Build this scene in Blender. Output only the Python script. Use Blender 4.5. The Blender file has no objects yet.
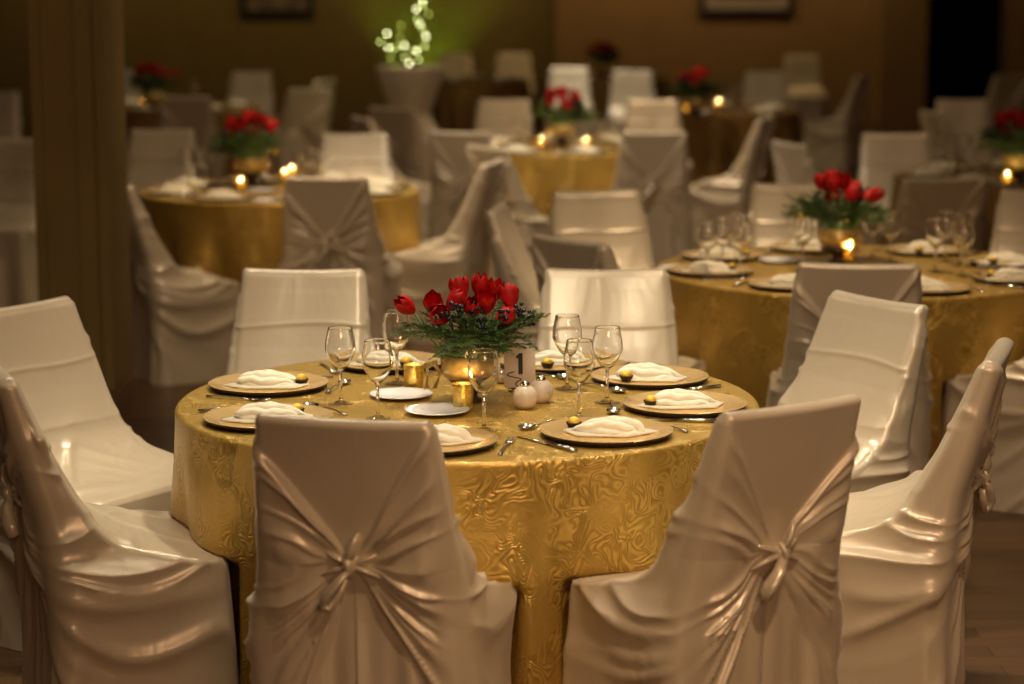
import bpy, math, random
import numpy as np
from mathutils import Vector, Matrix
C = bpy.context.scene
COL = C.collection
PI = math.pi
random.seed(4)
rng = np.random.default_rng(7)

# ------------------------------------------------------------------ camera
F = 2200.0; CAM_H = 1.87; TP = math.tan(math.atan(362.0 / F)); PITCH = math.atan(TP)
cam_d = bpy.data.cameras.new('camera'); cam = bpy.data.objects.new('camera', cam_d); COL.objects.link(cam)
cam.location = (0, 0, CAM_H); cam.rotation_euler = (PI / 2 - PITCH, 0, 0)
cam_d.sensor_width = 36; cam_d.lens = F / 1024 * 36; cam_d.clip_end = 100
cam_d.dof.use_dof = True; cam_d.dof.focus_distance = 5.75; cam_d.dof.aperture_fstop = 1.9
C.camera = cam

def at(px, py, z):
    """the point at height z that the photograph shows at pixel px, py"""
    ty = (py - 342) / F
    ta = (TP + ty) / (1 - TP * ty)
    Y = (CAM_H - z) / ta
    dep = Y * math.cos(PITCH) + (CAM_H - z) * math.sin(PITCH)
    return (px - 512) / F * dep, Y

# ------------------------------------------------------------------ world, view, lamps
w = bpy.data.worlds.new('world'); C.world = w; w.use_nodes = True
w.node_tree.nodes['Background'].inputs[0].default_value = (.9, .7, .45, 1)
w.node_tree.nodes['Background'].inputs[1].default_value = .02
C.view_settings.view_transform = 'Standard'; C.view_settings.look = 'None'
C.view_settings.gamma = 1; C.view_settings.use_curve_mapping = False
C.view_settings.exposure = 0.0

def spot(x, y, z, tx, ty, tz, e, deg, col, rad=.06, blend=.7):
    l = bpy.data.lights.new('spot_lamp', 'SPOT'); o = bpy.data.objects.new('spot_lamp', l); COL.objects.link(o)
    l.energy = e; l.spot_size = math.radians(deg); l.spot_blend = blend; l.color = col; l.shadow_soft_size = rad
    o.location = (x, y, z)
    o.rotation_euler = (Vector((tx, ty, tz)) - Vector((x, y, z))).to_track_quat('-Z', 'Y').to_euler()
    return o
def area(x, y, z, tx, ty, tz, e, sx, sy, col):
    l = bpy.data.lights.new('fill_panel', 'AREA'); o = bpy.data.objects.new('fill_panel', l); COL.objects.link(o)
    l.energy = e; l.shape = 'RECTANGLE'; l.size = sx; l.size_y = sy; l.color = col
    o.location = (x, y, z)
    o.rotation_euler = (Vector((tx, ty, tz)) - Vector((x, y, z))).to_track_quat('-Z', 'Y').to_euler()
    return o
WARM = (1.0, .74, .46); NEUT = (1.0, .85, .63); AMB = (1.0, .64, .34)
CEIL = 3.4
# the downlights over the nearest table and its chairs
spot(-.1, 6.3, CEIL - .02, -.1, 6.0, .7, 260, 72, NEUT, .12)
spot(.15, 4.0, CEIL - .02, .0, 6.6, .8, 190, 62, NEUT, .25)
spot(-1.0, 7.9, CEIL - .02, -1.0, 5.4, .4, 75, 75, NEUT, .12)
spot(1.0, 7.8, CEIL - .02, 1.0, 5.6, .4, 115, 52, NEUT, .12)
spot(.8, 2.6, CEIL - .02, .65, 4.7, .55, 270, 44, (1, .66, .40), .10)  # front fill, added to brighten the backs of the near chairs
spot(-1.15, 5.4, CEIL - .02, -.85, 5.6, .4, 95, 38, NEUT, .07)
spot(1.2, 5.7, CEIL - .02, 1.0, 5.5, .4, 85, 48, NEUT, .07)
spot(-.9, 8.7, CEIL - .02, -.9, 10.4, .6, 110, 55, WARM, .10)
# over the tables further back
spot(.9, 6.6, CEIL - .02, 1.1, 7.5, .6, 70, 40, WARM, .08)
spot(1.2, 8.7, CEIL - .02, 1.2, 8.8, .7, 250, 64, WARM, .06)
spot(-1.2, 11.6, CEIL - .02, -1.2, 11.8, .7, 200, 72, WARM, .06)
spot(.3, 11.3, CEIL - .02, .3, 12.8, .6, 130, 80, NEUT, .06)
spot(.3, 13.3, CEIL - .02, .3, 13.5, .7, 170, 70, NEUT, .06)
spot(.4, 14.9, CEIL - .02, .4, 14.9, .7, 200, 75, WARM, .06)
spot(1.0, 16.6, CEIL - .02, 1.2, 18.0, .7, 160, 80, WARM, .06)
spot(.9, 23.1, CEIL - .02, .9, 23.2, .7, 190, 60, NEUT, .06)
spot(-.9, 17.3, CEIL - .02, -.9, 19.3, .5, 80, 45, WARM, .06)
spot(-2.6, 20.5, CEIL - .02, -2.6, 20.5, .7, 130, 80, WARM, .06)
spot(3.2, 13.6, CEIL - .02, 2.7, 14.0, .7, 26, 60, WARM, .06)
spot(-.55, 11.3, CEIL - .02, -.5, 11.3, .5, 90, 40, NEUT, .06)
spot(1.35, 15.4, CEIL - .02, 1.35, 15.4, .5, 80, 36, NEUT, .06)
spot(2.7, 20.1, CEIL - .02, 2.8, 20.1, .5, 60, 36, NEUT, .06)
# fill panels added to brighten the room softly
area(0, 7, CEIL - .03, 0, 7, 0, 30, 6, 8, WARM)
area(0, 17, CEIL - .03, 0, 17, 0, 66, 8, 12, WARM)
area(1.2, -1.2, 2.7, .8, 5, .5, 80, 2.2, .8, (1, .60, .34))  # front fill added behind the camera for the near chairs
for x_, e_ in ((-5.5, 26), (-2.5, 28), (.4, 28), (2.2, 34), (4.2, 26), (7, 5)):  # wash panels added close to the back wall to brighten it
    area(x_, 27.9, CEIL - .03, x_, 29.3, 1.4, e_ * .55, 1.6, .2, (1, .68, .32))

# ------------------------------------------------------------------ materials
def mat(name, col, rough=.5, metal=0, spec=.5, sheen=0, trans=0, ior=1.45, emit=None, es=0, var=None):
    m = bpy.data.materials.new(name); m.use_nodes = True
    nt = m.node_tree; b = nt.nodes['Principled BSDF']; I = b.inputs
    I['Base Color'].default_value = (*col, 1); I['Roughness'].default_value = rough; I['Metallic'].default_value = metal
    I['Specular IOR Level'].default_value = spec; I['IOR'].default_value = ior
    I['Transmission Weight'].default_value = trans; I['Sheen Weight'].default_value = sheen
    if emit: I['Emission Color'].default_value = (*emit, 1); I['Emission Strength'].default_value = es
    if var:                      # var = (scale, amount): a mottle in the thing's own colour
        tc = nt.nodes.new('ShaderNodeTexCoord'); n = nt.nodes.new('ShaderNodeTexNoise'); n.inputs['Scale'].default_value = var[0]
        n.inputs['Detail'].default_value = 4
        nt.links.new(tc.outputs['Object'], n.inputs['Vector'])
        r = nt.nodes.new('ShaderNodeValToRGB')
        r.color_ramp.elements[0].position = .3; r.color_ramp.elements[1].position = .7
        r.color_ramp.elements[0].color = (*[c * (1 - var[1]) for c in col], 1)
        r.color_ramp.elements[1].color = (*[min(1, c * (1 + var[1])) for c in col], 1)
        nt.links.new(n.outputs['Fac'], r.inputs['Fac']); nt.links.new(r.outputs['Color'], I['Base Color'])
    return m
def bump(m, scale, strength, dist, detail=2, vec=(1, 1, 1), distortion=0):
    nt = m.node_tree; b = nt.nodes['Principled BSDF']
    tc = nt.nodes.new('ShaderNodeTexCoord'); mp = nt.nodes.new('ShaderNodeMapping'); mp.inputs['Scale'].default_value = vec
    n = nt.nodes.new('ShaderNodeTexNoise'); n.inputs['Scale'].default_value = scale; n.inputs['Detail'].default_value = detail
    n.inputs['Distortion'].default_value = distortion
    bp = nt.nodes.new('ShaderNodeBump'); bp.inputs['Strength'].default_value = strength; bp.inputs['Distance'].default_value = dist
    nt.links.new(tc.outputs['Object'], mp.inputs['Vector']); nt.links.new(mp.outputs['Vector'], n.inputs['Vector'])
    nt.links.new(n.outputs['Fac'], bp.inputs['Height']); nt.links.new(bp.outputs['Normal'], b.inputs['Normal'])
    return m
M = {}
M['satin'] = bump(mat('cream_satin', (.63, .535, .39), .31, .15, 1.0, .15), 7.0, .22, .02, 3, (1, 1, .45), .8)
M['satin_knot'] = bump(mat('cream_satin_knot', (.66, .57, .42), .27, .25, .9, .2), 30, .4, .006)
M['linen'] = bump(mat('ivory_napkin', (.80, .76, .62), .8, 0, .3, .3), 60, .3, .004)
M['china'] = mat('white_china', (.82, .82, .84), .12, 0, .6)
M['charger'] = mat('gold_lacquer', (.80, .56, .24), .22, .55, .8, var=(20, .12))
M['charger_under'] = mat('dark_shaded_underside', (.03, .018, .012), .4)  # dark back of the charger, shade under its rim put into the colour
M['steel'] = mat('polished_steel', (.62, .60, .58), .14, 1)
M['glass'] = mat('clear_glass', (1, 1, 1), .0, 0, .5, trans=1, ior=1.47)
M['mercury'] = mat('gold_mercury_glass', (.95, .62, .18), .22, .35, .8, trans=.55, var=(60, .4))
M['flame'] = mat('candle_flame', (1, .7, .3), .5, emit=(1, .62, .22), es=14)
M['flame_far'] = mat('bright_candle_flame', (1, .7, .3), .5, emit=(1, .66, .28), es=420)
M['wax'] = mat('ivory_wax', (.85, .72, .5), .5)
M['vase_gold'] = mat('gold_vase_band', (.80, .56, .20), .3, .35, .8, var=(35, .3))
M['vase_dark'] = mat('bronze_vase_foot', (.10, .06, .03), .3, .5)
M['tulip'] = mat('red_tulip_petal', (.44, .005, .005), .5, 0, .3, 0, var=(30, .35))
M['stem'] = mat('tulip_stem', (.10, .20, .05), .5)
M['cedar'] = mat('cedar_green', (.06, .12, .03), .5, 0, .4, var=(18, .5))
M['berry'] = mat('dark_berry', (.012, .012, .02), .25, 0, .6)
M['ball'] = mat('gold_bauble', (.85, .62, .10), .15, .9)
M['foil'] = mat('yellow_foil', (.80, .50, .06), .5, .2, var=(80, .4))
M['cup'] = mat('dark_paper_cup', (.025, .012, .008), .5)
M['stone'] = mat('cream_ceramic', (.66, .56, .44), .3, 0, .5, var=(9, .05))
M['card'] = mat('pale_card', (.72, .62, .52), .6)
M['ink'] = mat('black_ink', (.01, .01, .01), .5)
M['wire'] = mat('dark_wire', (.03, .025, .02), .3, .8)
M['wood_top'] = mat('plywood_top', (.35, .22, .12), .6, var=(12, .2))
M['willow'] = mat('willow_twig', (.03, .02, .01), .7)
M['leaf'] = mat('lit_leaf', (.10, .20, .03), .6, var=(10, .4))
M['bulb'] = mat('green_fairy_bulb', (.8, 1, .4), .4, emit=(.75, .85, .14), es=6)
M['bulb_b'] = mat('soft_fairy_bulb', (.8, 1, .4), .4, emit=(.80, .95, .25), es=11)
M['bulb_c'] = mat('pale_fairy_bulb', (.8, 1, .4), .4, emit=(1, .98, .50), es=24)
M['frame'] = mat('dark_frame_wood', (.012, .008, .006), .3)
M['mat_board'] = mat('picture_mat_board', (.35, .29, .24), .8)
M['print'] = mat('muted_print', (.16, .12, .08), .7, var=(5, .5))
M['black'] = mat('unlit_opening', (.004, .004, .004), .95, 0, .1)  # darkness of the unlit space behind the doorway, put into the colour

def thin_glass(m, fac):
    nt = m.node_tree; b = nt.nodes['Principled BSDF']; out = nt.nodes['Material Output']
    tr = nt.nodes.new('ShaderNodeBsdfTransparent'); tr.inputs[0].default_value = (.975, .975, .965, 1)
    gl = nt.nodes.new('ShaderNodeBsdfGlossy'); gl.inputs['Roughness'].default_value = .03
    lw = nt.nodes.new('ShaderNodeLayerWeight'); lw.inputs['Blend'].default_value = .5
    pw = nt.nodes.new('ShaderNodeMath'); pw.operation = 'POWER'; pw.inputs[1].default_value = 3.0
    ma = nt.nodes.new('ShaderNodeMath'); ma.operation = 'MULTIPLY_ADD'; ma.inputs[1].default_value = fac; ma.inputs[2].default_value = .045
    mx = nt.nodes.new('ShaderNodeMixShader')
    nt.links.new(lw.outputs['Facing'], pw.inputs[0]); nt.links.new(pw.outputs[0], ma.inputs[0]); nt.links.new(ma.outputs[0], mx.inputs[0])
    nt.links.new(tr.outputs[0], mx.inputs[1]); nt.links.new(gl.outputs[0], mx.inputs[2]); nt.links.new(mx.outputs[0], out.inputs['Surface'])
M['glass_foot'] = mat('thin_clear_glass', (1, 1, 1)); thin_glass(M['glass_foot'], .6)
# gold damask with swirling embossed lines
def damask(name, col, col2):
    m = mat(name, col, .36, .45, .6, 0); nt = m.node_tree; b = nt.nodes['Principled BSDF']
    tc = nt.nodes.new('ShaderNodeTexCoord')
    n = nt.nodes.new('ShaderNodeTexNoise'); n.inputs['Scale'].default_value = 12; n.inputs['Detail'].default_value = .8; n.inputs['Distortion'].default_value = 1.4
    nt.links.new(tc.outputs['Object'], n.inputs['Vector'])
    mu = nt.nodes.new('ShaderNodeMath'); mu.operation = 'MULTIPLY'; mu.inputs[1].default_value = 78
    si = nt.nodes.new('ShaderNodeMath'); si.operation = 'SINE'
    nt.links.new(n.outputs['Fac'], mu.inputs[0]); nt.links.new(mu.outputs[0], si.inputs[0])
    n2 = nt.nodes.new('ShaderNodeTexNoise'); n2.inputs['Scale'].default_value = 9.0; n2.inputs['Detail'].default_value = 0
    nt.links.new(tc.outputs['Object'], n2.inputs['Vector'])
    rr = nt.nodes.new('ShaderNodeValToRGB'); rr.color_ramp.elements[0].position = .42; rr.color_ramp.elements[1].position = .56
    nt.links.new(n2.outputs['Fac'], rr.inputs['Fac'])
    mm = nt.nodes.new('ShaderNodeMath'); mm.operation = 'MULTIPLY'
    ad = nt.nodes.new('ShaderNodeMath'); ad.operation = 'ADD'; ad.inputs[1].default_value = .25
    nt.links.new(rr.outputs['Color'], ad.inputs[0])
    nt.links.new(si.outputs[0], mm.inputs[0]); nt.links.new(ad.outputs[0], mm.inputs[1])
    bp = nt.nodes.new('ShaderNodeBump'); bp.inputs['Strength'].default_value = .6; bp.inputs['Distance'].default_value = .0011
    nt.links.new(mm.outputs[0], bp.inputs['Height']); nt.links.new(bp.outputs['Normal'], b.inputs['Normal'])
    mr = nt.nodes.new('ShaderNodeMapRange'); mr.inputs['From Min'].default_value = -1.2; mr.inputs['From Max'].default_value = 1.2
    nt.links.new(mm.outputs[0], mr.inputs['Value'])
    mx = nt.nodes.new('ShaderNodeMix'); mx.data_type = 'RGBA'
    mx.inputs['A'].default_value = (*col2, 1); mx.inputs['B'].default_value = (*col, 1)
    nt.links.new(mr.outputs['Result'], mx.inputs['Factor']); nt.links.new(mx.outputs['Result'], b.inputs['Base Color'])
    return m
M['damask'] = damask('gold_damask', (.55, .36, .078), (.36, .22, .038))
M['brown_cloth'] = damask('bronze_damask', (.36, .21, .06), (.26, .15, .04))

def wallpaper(name, col):
    m = mat(name, col, .75, 0, .3); nt = m.node_tree; b = nt.nodes['Principled BSDF']
    tc = nt.nodes.new('ShaderNodeTexCoord')
    wv = nt.nodes.new('ShaderNodeTexNoise'); wv.inputs['Scale'].default_value = 3
    nt.links.new(tc.outputs['Object'], wv.inputs['Vector'])
    mx = nt.nodes.new('ShaderNodeMix'); mx.data_type = 'RGBA'
    mx.inputs['A'].default_value = (*[c * .85 for c in col], 1); mx.inputs['B'].default_value = (*[c * 1.15 for c in col], 1)
    nt.links.new(wv.outputs['Fac'], mx.inputs['Factor']); nt.links.new(mx.outputs['Result'], b.inputs['Base Color'])
    return m
M['wall_olive'] = wallpaper('olive_brown_wall', (.20, .145, .045))
M['wall_tan'] = wallpaper('tan_brown_wall', (.27, .165, .065))
M['column'] = wallpaper('column_paint', (.24, .165, .06))
M['ceiling'] = wallpaper('ceiling_paint', (.35, .27, .18))
M['trim'] = mat('brown_trim', (.16, .09, .035), .45, var=(6, .2))
def floor_mat():
    m = mat('dark_parquet', (.16, .085, .035), .38, 0, .5); nt = m.node_tree; b = nt.nodes['Principled BSDF']
    tc = nt.nodes.new('ShaderNodeTexCoord'); br = nt.nodes.new('ShaderNodeTexBrick')
    br.inputs['Scale'].default_value = 1; br.inputs['Brick Width'].default_value = .9; br.inputs['Row Height'].default_value = .09
    br.inputs['Mortar Size'].default_value = .002
    br.inputs['Color1'].default_value = (.13, .068, .028, 1); br.inputs['Color2'].default_value = (.085, .044, .018, 1); br.inputs['Mortar'].default_value = (.03, .015, .008, 1)
    nt.links.new(tc.outputs['Object'], br.inputs['Vector'])
    nt.links.new(br.outputs['Color'], b.inputs['Base Color'])
    return m
M['floor'] = floor_mat()

# ------------------------------------------------------------------ helpers
def mesh(name, V, Fc, material, smooth=True, mats=None, mi=None):
    me = bpy.data.meshes.new(name)
    me.from_pydata([tuple(map(float, v)) for v in V], [], Fc)
    for m in ([material] if mats is None else mats): me.materials.append(m)
    if mi is not None: me.polygons.foreach_set('material_index', mi)
    me.polygons.foreach_set('use_smooth', [smooth] * len(me.polygons)); me.update()
    return me
def link(name, me, parent=None, loc=(0, 0, 0), rz=0):
    o = bpy.data.objects.new(name, me); COL.objects.link(o); o.location = loc; o.rotation_euler = (0, 0, rz)
    if parent: o.parent = parent
    return o
def thing(name, label, cat, loc=(0, 0, 0), rz=0, group=None):
    o = bpy.data.objects.new(name, None); COL.objects.link(o); o.empty_display_size = .1
    o.location = loc; o.rotation_euler = (0, 0, rz)
    return tag(o, label, cat, group)
def tag(o, label, cat, group=None):
    o['label'] = label; o['category'] = cat
    if group: o['group'] = group
    return o
def struct(o): o['kind'] = 'structure'; return o
class MB:
    def __init__(s): s.V = []; s.F = []; s.mi = []; s.cur = 0
    def add(s, V, Fc):
        n = len(s.V); s.V += [tuple(v) for v in V]; s.F += [tuple(i + n for i in f) for f in Fc]; s.mi += [s.cur] * len(Fc); return s
    def box(s, x0, x1, y0, y1, z0, z1):
        return s.add([(x, y, z) for z in (z0, z1) for x, y in ((x0, y0), (x1, y0), (x1, y1), (x0, y1))],
                     [(3, 2, 1, 0), (4, 5, 6, 7), (0, 1, 5, 4), (1, 2, 6, 5), (2, 3, 7, 6), (3, 0, 4, 7)])
    def lathe(s, prof, n=32, closed=False, c=(0, 0, 0)):
        V = [(c[0] + r * math.cos(2 * PI * i / n), c[1] + r * math.sin(2 * PI * i / n), c[2] + z) for r, z in prof for i in range(n)]
        m = len(prof); Fc = []
        for j in range(m if closed else m - 1):
            k = (j + 1) % m
            for i in range(n):
                a, b = i, (i + 1) % n
                Fc.append((j * n + a, j * n + b, k * n + b, k * n + a))
        return s.add(V, Fc)
    def tube(s, pts, rad, n=8, flat=1.0, cap=True):
        pts = [Vector(p) for p in pts]; m = len(pts); rad = rad if hasattr(rad, '__len__') else [rad] * m
        V = []; up = Vector((0, 0, 1)); prev = None
        for i, p in enumerate(pts):
            t = (pts[min(i + 1, m - 1)] - pts[max(i - 1, 0)]).normalized()
            if prev is None:
                a = t.cross(up) if abs(t.dot(up)) < .95 else t.cross(Vector((1, 0, 0)))
            else: a = prev - t * prev.dot(t)
            a.normalize(); prev = a; b = t.cross(a)
            for k in range(n):
                th = 2 * PI * k / n
                V.append(p + a * (rad[i] * math.cos(th)) + b * (rad[i] * flat * math.sin(th)))
        Fc = [(i * n + k, i * n + (k + 1) % n, (i + 1) * n + (k + 1) % n, (i + 1) * n + k) for i in range(m - 1) for k in range(n)]
        if cap: Fc += [tuple(range(n))[::-1], tuple((m - 1) * n + k for k in range(n))]
        return s.add(V, Fc)
    def ball(s, c, r, n=12, m=8, sz=1):
        V = [(c[0], c[1], c[2] - r * sz)]
        for j in range(1, m):
            ph = -PI / 2 + PI * j / m
            V += [(c[0] + r * math.cos(ph) * math.cos(2 * PI * i / n), c[1] + r * math.cos(ph) * math.sin(2 * PI * i / n), c[2] + r * sz * math.sin(ph)) for i in range(n)]
        V.append((c[0], c[1], c[2] + r * sz))
        Fc = [(0, 1 + (i + 1) % n, 1 + i) for i in range(n)]
        for j in range(m - 2):
            Fc += [(1 + j * n + i, 1 + j * n + (i + 1) % n, 1 + (j + 1) * n + (i + 1) % n, 1 + (j + 1) * n + i) for i in range(n)]
        L = len(V) - 1
        Fc += [(L, 1 + (m - 2) * n + i, 1 + (m - 2) * n + (i + 1) % n) for i in range(n)]
        return s.add(V, Fc)
    def me(s, name, material, smooth=True, mats=None):
        return mesh(name, s.V, s.F, material, smooth, mats, s.mi if mats else None)
def copy_tree(o, parent=None):
    c = o.copy(); COL.objects.link(c)
    if parent: c.parent = parent
    for ch in list(o.children): copy_tree(ch, c)
    return c
def sstep(a, b, x):
    t = np.clip((np.asarray(x, float) - a) / (b - a), 0, 1); return t * t * (3 - 2 * t)
def lerp(a, b, t): return a + (b - a) * t

# ------------------------------------------------------------------ the room
def box_obj(name, m, *b): return struct(link(name, MB().box(*b).me(name, m, False)))
box_obj('floor', M['floor'], -8, 8, -2, 30, -.1, 0)
box_obj('ceiling', M['ceiling'], -8, 8, -2, 30, CEIL, CEIL + .1)
box_obj('wall_left', M['wall_olive'], -8.1, -8, -2, 30, 0, CEIL)
box_obj('wall_right', M['wall_tan'], 8, 8.1, -2, 30, 0, CEIL)
box_obj('wall_front', M['wall_tan'], -8, 8, -2.1, -2, 0, CEIL)
WY = 29.0
xs = at(555, 30, 1.5)[0]
box_obj('wall_back', M['wall_olive'], -8, .57, WY + .35, WY + .5, 0, CEIL)
box_obj('wall_back_2', M['wall_tan'], .57, 5.33, WY, WY + .5, 0, CEIL)
box_obj('trim_1', M['wall_tan'], 4.74, 5.33, 28.5, WY, 0, CEIL)             # the pier beside the dark opening
box_obj('unlit_doorway_1', M['black'], 5.33, 6.45, WY + .35, WY + .5, 0, CEIL)  # black slab standing in for the unlit depth of the doorway
box_obj('wall_back_3', M['wall_tan'], 6.45, 8, WY - .3, WY + .5, 0, CEIL)
# the square column at the left, with its shallow pilaster strip, corner beads and base
colm = MB(); cy0 = 9.15
cx0, cx1 = (40 - 512) / F * 9.2, (108 - 512) / F * 9.2
colm.box(cx0, cx1, cy0, cy0 + .42, 0, CEIL)
struct(link('trim_2', colm.me('column', M['column'], False)))
for nm, a, b, d in (('trim_3', cx0 - .012, cx0 + .03, .02), ('trim_4', cx1 - .03, cx1 + .012, .02), ('trim_5', cx0 + .17, cx1 - .045, .012)):
    box_obj(nm, M['column'], a, b, cy0 - d, cy0 + .44, .16, CEIL)
box_obj('baseboard_column', M['trim'], cx0 - .02, cx1 + .03, cy0 - .035, cy0 + .45, 0, .155)
box_obj('baseboard_back', M['trim'], .57, 4.42, WY - .02, WY, 0, .15)
# pictures
def picture(px0, px1, zb, y, label):
    x0, x1 = (px0 - 512) / F * y, (px1 - 512) / F * y
    t = thing('framed_picture', label, 'picture', (0, y, 0))
    f = MB(); h = .75; e = .07
    f.box(x0, x1, -.06, -.005, zb, zb + e).box(x0, x1, -.06, -.005, zb + h - e, zb + h).box(x0, x0 + e, -.06, -.005, zb + e, zb + h - e).box(x1 - e, x1, -.06, -.005, zb + e, zb + h - e)
    link('frame', f.me('frame', M['frame'], False), t)
    link('mat_board', MB().box(x0 + e, x1 - e, -.03, -.006, zb + e, zb + h - e).me('mat', M['mat_board'] if px0 > 500 else M['print'], False), t)
    link('print', MB().box(x0 + e + .16, x1 - e - .16, -.034, -.03, zb + e + .14, zb + h - e - .14).me('print', M['print'], False), t)
picture(697, 790, 1.87 - (13 + 21) / F * WY, WY, 'dark-framed picture with a pale mat on the tan back wall')
picture(244, 316, 1.87 - (14 + 21) / F * (WY + .35), WY + .35, 'all dark framed picture on the olive back wall')

# ------------------------------------------------------------------ the covered chair
BACK_TOP_Y = -.345
def cover_mesh(seed, zk=.60, kx=0.0):
    r = np.random.default_rng(seed)
    zl = np.concatenate([np.linspace(0, .42, 36), np.linspace(.42, .60, 56)[1:], np.linspace(.60, .925, 76)[1:]])
    nr, nc, ns, nf = 96, 8, 56, 64
    def ring(hx, yr, yf, rc):
        d = yf - yr; rc = min(rc, d * .49, hx * .49)
        P = []
        P += [(x, yr) for x in np.linspace(0, hx - rc, nr // 2, endpoint=False)]
        P += [(hx - rc + rc * math.sin(t), yr + rc - rc * math.cos(t)) for t in np.linspace(0, PI / 2, nc, endpoint=False)]
        P += [(hx, y) for y in np.linspace(yr + rc, yf - rc, ns, endpoint=False)]
        P += [(hx - rc + rc * math.cos(t), yf - rc + rc * math.sin(t)) for t in np.linspace(0, PI / 2, nc, endpoint=False)]
        P += [(x, yf) for x in np.linspace(hx - rc, 0, nf // 2)]
        P = np.array(P); Q = P[1:-1][::-1].copy(); Q[:, 0] *= -1
        return np.vstack([P, Q])
    def prof(z):
        yr = np.interp(z, [0, .25, .46, .6, .93], [-.275, -.262, -.268, -.285, BACK_TOP_Y - .03])
        hx = np.interp(z, [0, .40, .455, .60, .80, .93], [.268, .246, .238, .222, .210, .199])
        yb = yr + np.interp(z, [0, .6, .7, .8, .88, .93], [.13, .115, .088, .068, .055, .050])
        if z <= .455:
            yf = np.interp(z, [0, .40, .44, .455], [.205, .176, .172, .160])
        else:
            t = min(1, (z - .455) / .26); yf = lerp(.160, yb, 1 - (1 - t) ** 5)
        rc = np.interp(z, [0, .4, .5, .6, .93], [.05, .05, .045, .034, .022])
        return hx, yr, yf, rc
    rings = []; Z = []
    for z in zl:
        rings.append(ring(*prof(z))); Z.append(z)
    hx, yr, yf, rc = prof(.93)
    for k in range(1, 8):                      # rounded top edge of the back
        t = k / 7 * PI / 2; dp = (yf - yr) / 2
        rings.append(ring(hx - .014 * (1 - math.cos(t)), yr + dp * (1 - math.cos(t)), yf - dp * (1 - math.cos(t)) + 1e-4, .02)); Z.append(.925 + .018 * math.sin(t))
    P = np.zeros((len(Z), rings[0].shape[0], 3))
    for i, (rg, z) in enumerate(zip(rings, Z)): P[i, :, :2] = rg; P[i, :, 2] = z
    # normals
    dq = np.roll(P, -1, 1) - np.roll(P, 1, 1); dz = np.gradient(P, axis=0)
    N = np.cross(dq, dz); N /= np.linalg.norm(N, axis=2, keepdims=True) + 1e-12
    x, y, z = P[..., 0], P[..., 1], P[..., 2]
    sgn = np.where(x - kx >= 0, 1.0, -1.0)
    yrear = np.interp(z, [0, .25, .46, .6, .93], [-.275, -.262, -.268, -.285, BACK_TOP_Y - .03])
    hxv = np.interp(z, [0, .40, .455, .60, .80, .93], [.268, .246, .238, .222, .210, .199])
    a = np.abs(x - kx) + np.clip(y - yrear, 0, None)          # unrolled distance from the knot line
    # front mask: fade everything tied on the faces that look forward
    front = sstep(.25, .75, N[..., 1]) * (1 - 0) + 0
    top = sstep(.60, .80, N[..., 2])
    side_fade = (1 - front) * (1 - top)
    disp = np.zeros_like(z)
    for s in (1, -1):
        A = np.clip(a / .66, 0, 1.2)
        zz = z + (.115 + .02 * r.standard_normal()) * A + (.10 + .02 * r.standard_normal()) * np.sin(PI * np.clip(A, 0, 1))
        zz = z + (zz - z) * lerp(1, sstep(.1, .5, a), sstep(zk - .07, zk + .07, z))
        dx_ = a; dz_ = zz - zk
        th = np.degrees(np.arctan2(dz_, dx_ + 1e-5)); rr = np.hypot(dx_, dz_)
        t0 = 58 + 3 * r.standard_normal(); t1 = (-48 if s > 0 else -66) + 3 * r.standard_normal()
        w_ = 1 + 13 * sstep(.24, .40, a); m = sstep(t1 - 2.5 * w_, t1 + 1 * w_, th) * (1 - sstep(t0 - 1, t0 + 1.5, th)) * side_fade * (sgn == s)
        ph = r.uniform(0, 6.28, 4)
        wob = 4 * np.sin(rr * 14 + ph[3])
        wid = np.clip(.035 / (rr + .03), .6, 4.0) * 9
        f = .35 * np.sin(np.radians(th + wob) * 7 + ph[0]) + .18 * np.sin(np.radians(th - wob) * 15 + ph[1])
        for q in range(11):
            tq = t1 + (t0 - t1) * (q + r.uniform(.2, .8)) / 11; wq = r.uniform(.5, 1.3); hq = r.uniform(.5, 1.5)
            dd = (th - tq - 3.5 * np.sin(rr * r.uniform(5, 11) + r.uniform(0, 6)))
            e_ = r.uniform(.18, .7)
            f = f + hq * np.exp(-np.abs(dd / (wq * 2.6)) ** 1.4) * (1 - .8 * sstep(e_, e_ + .2, rr))
        f = f - .35
        amp = .0120 * sstep(.015, .14, rr) * (1 - .85 * sstep(.16, .21, a) * (1 - sstep(.25, .29, a))) * (1 - .3 * sstep(.27, .33, a))
        amp = amp + .007 * sstep(.26, .36, a) * (1 - sstep(.50, .56, z))
        d = m * (.006 + amp * f)
        d += m * .024 * np.sin(PI * np.clip((t0 - th) / (t0 - t1), 0, 1)) ** .8 * sstep(.03, .12, rr) * (1 - sstep(.15, .22, a) * .7)
        d += side_fade * (sgn == s) * .0095 * np.exp(-((th - t0 + 1.5) / 1.5) ** 2) * sstep(.03, .08, rr) * (1 - sstep(.30, .39, rr))
        d += side_fade * (sgn == s) * .007 * np.exp(-((th - t1 - 2) / 3.0) ** 2) * sstep(.03, .10, rr) * (1 - sstep(.22, .34, a))
        # bag of cloth swung out over the side between back and seat
        d += (sgn == s) * .022 * side_fade * np.exp(-((zz - zk + .02) / .10) ** 2) * sstep(.18, .34, a) * (1 - sstep(.55, .8, a))
        disp += d
        low = (1 - sstep(t1 - 6, t1, th)) * (sgn == s)
        disp += low * side_fade * (.006 * np.sin(a * 55 + ph[0] + 3 * z) + .004 * np.sin(a * 90 + ph[1])) * sstep(.0, .25, zk - z)
    rk = np.hypot(x - kx, z - zk)
    disp += side_fade * .012 * np.exp(-(rk / .045) ** 2) * (y < -.1)
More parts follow.
